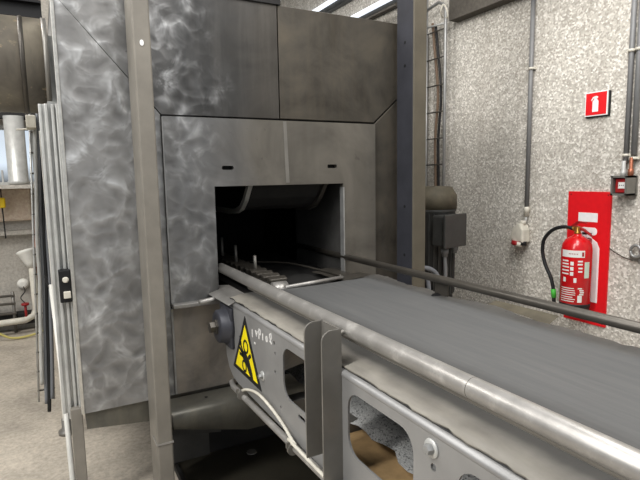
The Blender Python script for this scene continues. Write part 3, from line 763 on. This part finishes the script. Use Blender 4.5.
LK = thing('cable_lock', 'steel ring lock with a thin wire on the wall at the right edge', 'lock', (3.17, 1.82, 1.0))
rg = MB(); P = [(3.165, 1.815+.032*math.cos(2*PI*k/20), 1.015+.036*math.sin(2*PI*k/20)) for k in range(21)]
part('ring', rg.tube(P, .009, 8), M['galv'], LK)
part('plate', MB().box((3.18, 1.72, .955), (3.199, 1.86, .985)).box((3.17, 1.78, .94), (3.199, 1.80, 1.10)), M['bracket'], LK)
part('wire', MB().tube([(3.195, 2.0, 1.01), (3.19, 1.96, .99), (3.188, 1.90, .965), (3.18, 1.84, .955)], .003, 6, True), M['dark_pipe'], LK)

# strip lights on the wall above the machine
for k, (z, lab) in enumerate(((3.50, 'upper long white strip light on the wall above the machine'), (3.19, 'lower long white strip light on the wall above the machine'))):
    t = thing('strip_light', lab, 'light', (3.17, 5.4, z), 'strip lights above the machine')
    part('tray', MB().box((3.13, 3.9, z-.06), (3.199, 7.8, z+.0)), M['motor'], t)
    part('diffuser', MB().box((3.10, 3.9, z), (3.195, 7.8, z+.045), bev=.01), M['tube'], t)
for k, z in enumerate((3.05, 3.0)):
    single('ceiling_pipe', MB().tube([(3.02-k*.1, 3.9, z+.02), (3.02-k*.1, 8.0, z+.02)], .018, 10), M['dark_pipe'],
           ['outer thin dark pipe under the lower strip light', 'inner thin dark pipe under the lower strip light'][k], 'pipe', (3.0, 5, z))

# ------------------------------------------------------------------ left background
DU = thing('exhaust_duct', 'big round oxidised steel duct entering the housing from the left', 'duct', (-.5, 2.75, 2.02))
part('tube', MB().lathe((.05, 2.75, 2.022), (-1, 0, 0), [(0, .18), (0, .208), (3.2, .208)], 40), M['duct'], DU)
part('joint_ring', MB().lathe((-.020, 2.75, 2.022), (-1, 0, 0), [(0, .209), (.006, .213), (.014, .213), (.020, .209)], 40), M['dark_pipe'], DU)
part('end_flange', MB().lathe((.050, 2.75, 2.022), (1, 0, 0), [(0, .208), (0, .213), (.02, .213)], 40), M['bracket'], DU)
single('overhead_beam', MB().box((-4, 3.5, 2.44), (.075, 3.6, 2.52)).box((-4, 3.46, 2.515), (.075, 3.64, 2.53)).box((-4, 3.46, 2.43), (.075, 3.64, 2.445)), M['black_paint'], 'black steel beam just above the round duct', 'beam', (-1, 3.5, 2.4))
single('lintel_beam', MB().box((-5, 5.7, 2.10), (.09, 5.85, 2.22)).box((-5, 5.66, 2.20), (.09, 5.9, 2.23)), M['black_steel'], 'dark lintel beam over the window behind the duct', 'beam', (-1, 5.7, 2.1))
single('white_pipe', MB().lathe((-.185, 5.7, 1.475), (0, 0, 1), [(0, .075), (0.02, .10), (.04, .085), (.64, .085)], 24), M['galv_light'], 'thick pale grey upright pipe in front of the window', 'pipe', (-.185, 5.7, 1.475))
LB = thing('cable_ladder', 'tall wire cable ladder full of cables left of the housing', 'cable ladder', (-.03, 3.4, 0))
def lx(z): return -.08*(1.88-z)/1.75
def lean(x, z): return (x+lx(z), 3.42, z)
for x in (-.03, .052):
    part('rail', MB().tube([lean(x, .18), lean(x, 1.93)], .006, 8), M['galv_light'], LB)
for k in range(15):
    part('rung', MB().tube([lean(-.035, .25+.118*k), lean(.058, .25+.118*k)], .006, 6), M['dark_pipe'], LB)
for k, (x, m, top, bot) in enumerate(((.012, 'grey_cable', 1.9, .17), (.028, 'black_rubber', 1.93, .12), (.045, 'grey_cable', 1.9, .2), (-.008, 'galv_light', 1.8, .3))):
    pts = [(x+lx(bot+(top-bot)*q/7)+random.uniform(-.004, .004), 3.395-.006*k, bot+(top-bot)*q/7) for q in range(8)]
    single('hanging_cable', MB().tube(pts, .0105, 8, True), M[m], ['leftmost grey cable hanging on the left cable ladder', 'black cable hanging on the left cable ladder', 'rightmost grey cable hanging on the left cable ladder', 'pale cable hanging on the left cable ladder'][k], 'cable', (x, 3.4, .2), 'cables on the left ladder')
pb = thing('junction_box', 'small beige junction box at the top of the left cable ladder', 'box', (-.03, 3.36, 1.82))
part('case', MB().box((-.05, 3.33, 1.80), (.0, 3.39, 1.87), bev=.005), M['offwhite'], pb)
part('bracket_arm', MB().tube([(-.10, 3.36, 1.79), (.0, 3.36, 1.798)], .005, 8), M['offwhite'], pb)
po = thing('support_post', 'slim white post with round foot left of the housing', 'post', (.035, 3.3, 0))
part('shaft', MB().box((.01, 3.28, .08), (.06, 3.33, 1.78), bev=.004), M['white_paint'], po)
part('slot', MB().box((.022, 3.276, 1.08), (.045, 3.28, 1.20)), M['black_paint'], po)
part('foot', MB().lathe((.032, 3.30, 0), (0, 0, 1), [(0, .05), (.02, .05), (.03, .03), (.09, .03)], 18), M['bracket'], po)
dbr = single('brace_pipe', MB().tube([(.008, 3.22, .92), (.025, 2.85, .45), (.030, 2.38, .02)], .013, 10), M['white_paint'], 'thin white sloping brace pipe beside the housing corner leg', 'pipe', (.02, 2.8, .02))
single('black_strap', MB().tube([(-.02, 3.25, .97), (.0, 3.235, .90), (.03, 3.22, .86)], .006, 8, True), M['black_rubber'], 'short black strap at the top of the brace pipe', 'strap', (0, 3.24, .9))
YB = thing('pendant_switch', 'yellow pendant switch hanging in front of the beige wall panel', 'switch', (-.345, 5.8, 1.3))
part('body', MB().box((-.38, 5.76, 1.255), (-.315, 5.82, 1.355), bev=.012), M['yellow_box'], YB)
part('cable', MB().tube([(-.345, 5.79, 1.255), (-.342, 5.79, 1.1), (-.34, 5.80, .96)], .006, 8, True).tube([(-.345, 5.79, 1.355), (-.345, 5.79, 1.44)], .006, 8), M['black_rubber'], YB)
FN = thing('funnel_pipe', 'white funnel topping an upright drain pipe by the back wall', 'pipe', (-.165, 5.8, .2))
part('funnel', MB().lathe((-.175, 5.85, .80), (.25, -.2, -1), [(-.03, .08), (-.02, .095), (0, .085), (.10, .055), (.16, .035)], 20), M['white_paint'], FN)
part('drain_pipe', MB().tube([(-.14, 5.82, .66), (-.135, 5.82, .24), (-.16, 5.78, .17), (-.24, 5.76, .14), (-1.5, 5.76, .12)], .033, 12), M['offwhite'], FN)
part('cable_run', MB().tube([(-.10, 5.85, .1), (-.095, 5.85, 1.2)], .012, 8), M['copper'], FN)
single('round_fitting', MB().lathe((-.235, 6.0, .47), (0, -1, 0), [(0, .05), (.03, .055), (.05, .04), (.055, .02)], 18), M['white_paint'], 'round white fitting on the back wall above the red valve', 'knob', (-.235, 6.0, .47))
VV = thing('stop_valve', 'small red stop valve on the low white pipe by the back wall', 'valve', (-.225, 5.76, .14))
part('stem', MB().tube([(-.225, 5.76, .14), (-.225, 5.76, .30)], .012, 8), M['dark_red'], VV)
part('hand_wheel', MB().lathe((-.225, 5.76, .29), (0, 0, 1), [(0, .035), (.02, .035)], 14), M['dark_red'], VV)
part('wire_loop', MB().tube([(-.23, 5.8, .31), (-.26, 5.8, .36), (-.22, 5.8, .42), (-.23, 5.85, .46)], .005, 6, True), M['black_rubber'], VV)
single('yellow_hose', MB().tube([(-1.4, 5.62, .19), (-.6, 5.60, .13), (-.35, 5.58, .025), (-.15, 5.60, .03), (-.02, 5.65, .06)], .011, 10, True), M['hose_yellow'], 'thin yellow hose sagging below the low white pipe', 'hose', (-.5, 5.6, .1))
RK = thing('pipe_rack', 'low grey tubular rack against the back wall', 'rack', (-.6, 5.85, .15))
for z in (.20, .30, .38):
    part('rail', MB().tube([(-1.6, 5.86, z+.01), (-.31, 5.86, z)], .013, 8), M['bracket'], RK)
for x in (-.33, -.75, -1.2):
    part('upright', MB().tube([(x, 5.87, .0), (x, 5.87, .42)], .015, 8), M['bracket'], RK)
single('dark_gutter', MB().box((-3, 5.88, .07), (-.15, 5.99, .19), bev=.01), M['black_steel'], 'dark gutter along the foot of the back wall', 'gutter', (-1.5, 5.9, .07))

# ------------------------------------------------------------------ light
W = bpy.data.worlds.new('World'); S.world = W; W.use_nodes = True
nt = W.node_tree; bgn = nt.nodes['Background']
tc = nt.nodes.new('ShaderNodeTexCoord'); sp_ = nt.nodes.new('ShaderNodeSeparateXYZ'); nt.links.new(tc.outputs['Generated'], sp_.inputs[0])
rp = nt.nodes.new('ShaderNodeValToRGB'); nt.links.new(sp_.outputs['Z'], rp.inputs[0])
for p_, c_ in ((.03, (1.5, 1.62, 1.75, 1)), (.22, (.62, .65, .7, 1))):
    e_ = rp.color_ramp.elements.new(p_); e_.color = c_
rp.color_ramp.elements[0].color = (.3, .3, .3, 1); rp.color_ramp.elements[3].color = (.8, .85, .95, 1)
nt.links.new(rp.outputs[0], bgn.inputs['Color']); bgn.inputs['Strength'].default_value = .6
def area(name, loc, tgt, sx, sy, e, col=(1, 1, 1)):
    d = bpy.data.lights.new(name, 'AREA'); d.shape = 'RECTANGLE'; d.size = sx; d.size_y = sy; d.energy = e; d.color = col
    o = bpy.data.objects.new(name, d); COL.objects.link(o); o.location = loc
    o.rotation_euler = (Vector(tgt)-Vector(loc)).to_track_quat('-Z', 'Y').to_euler(); return o
area('unseen_lamp', (-1.7, 1.0, 3.7), (.8, 1.3, .9), .45, 4.0, 150, (1, .985, .96))
area('unseen_lamp', (1.7, 1.0, 3.9), (3.2, 2.0, 1.3), .8, 3.0, 95, (1, .975, .945))  # added fill light, brightens the right-hand wall
area('unseen_lamp', (-1.6, 3.9, 4.1), (-.5, 5.0, .4), 1.4, 2.6, 190, (1, .975, .945))  # added fill light, lifts the back wall, duct and floor at the left

# ------------------------------------------------------------------ camera
cam = bpy.data.cameras.new('camera'); co = bpy.data.objects.new('camera', cam); COL.objects.link(co); S.camera = co
cam.sensor_width = 36; cam.lens = 513.05/640*36; cam.clip_start = .02
yaw, pitch, roll = map(math.radians, (28.2754, 7.0185, -.99703))
f = Vector((math.sin(yaw)*math.cos(pitch), math.cos(yaw)*math.cos(pitch), -math.sin(pitch)))
r = Vector((math.cos(yaw), -math.sin(yaw), 0)); u = r.cross(f)
rr = r*math.cos(roll)+u*math.sin(roll); uu = -r*math.sin(roll)+u*math.cos(roll)
m = Matrix((rr, uu, -f)).transposed().to_4x4(); m.translation = (0, 0, 1.5); co.matrix_world = m
S.view_settings.view_transform = 'Standard'
S.view_settings.look = 'None'
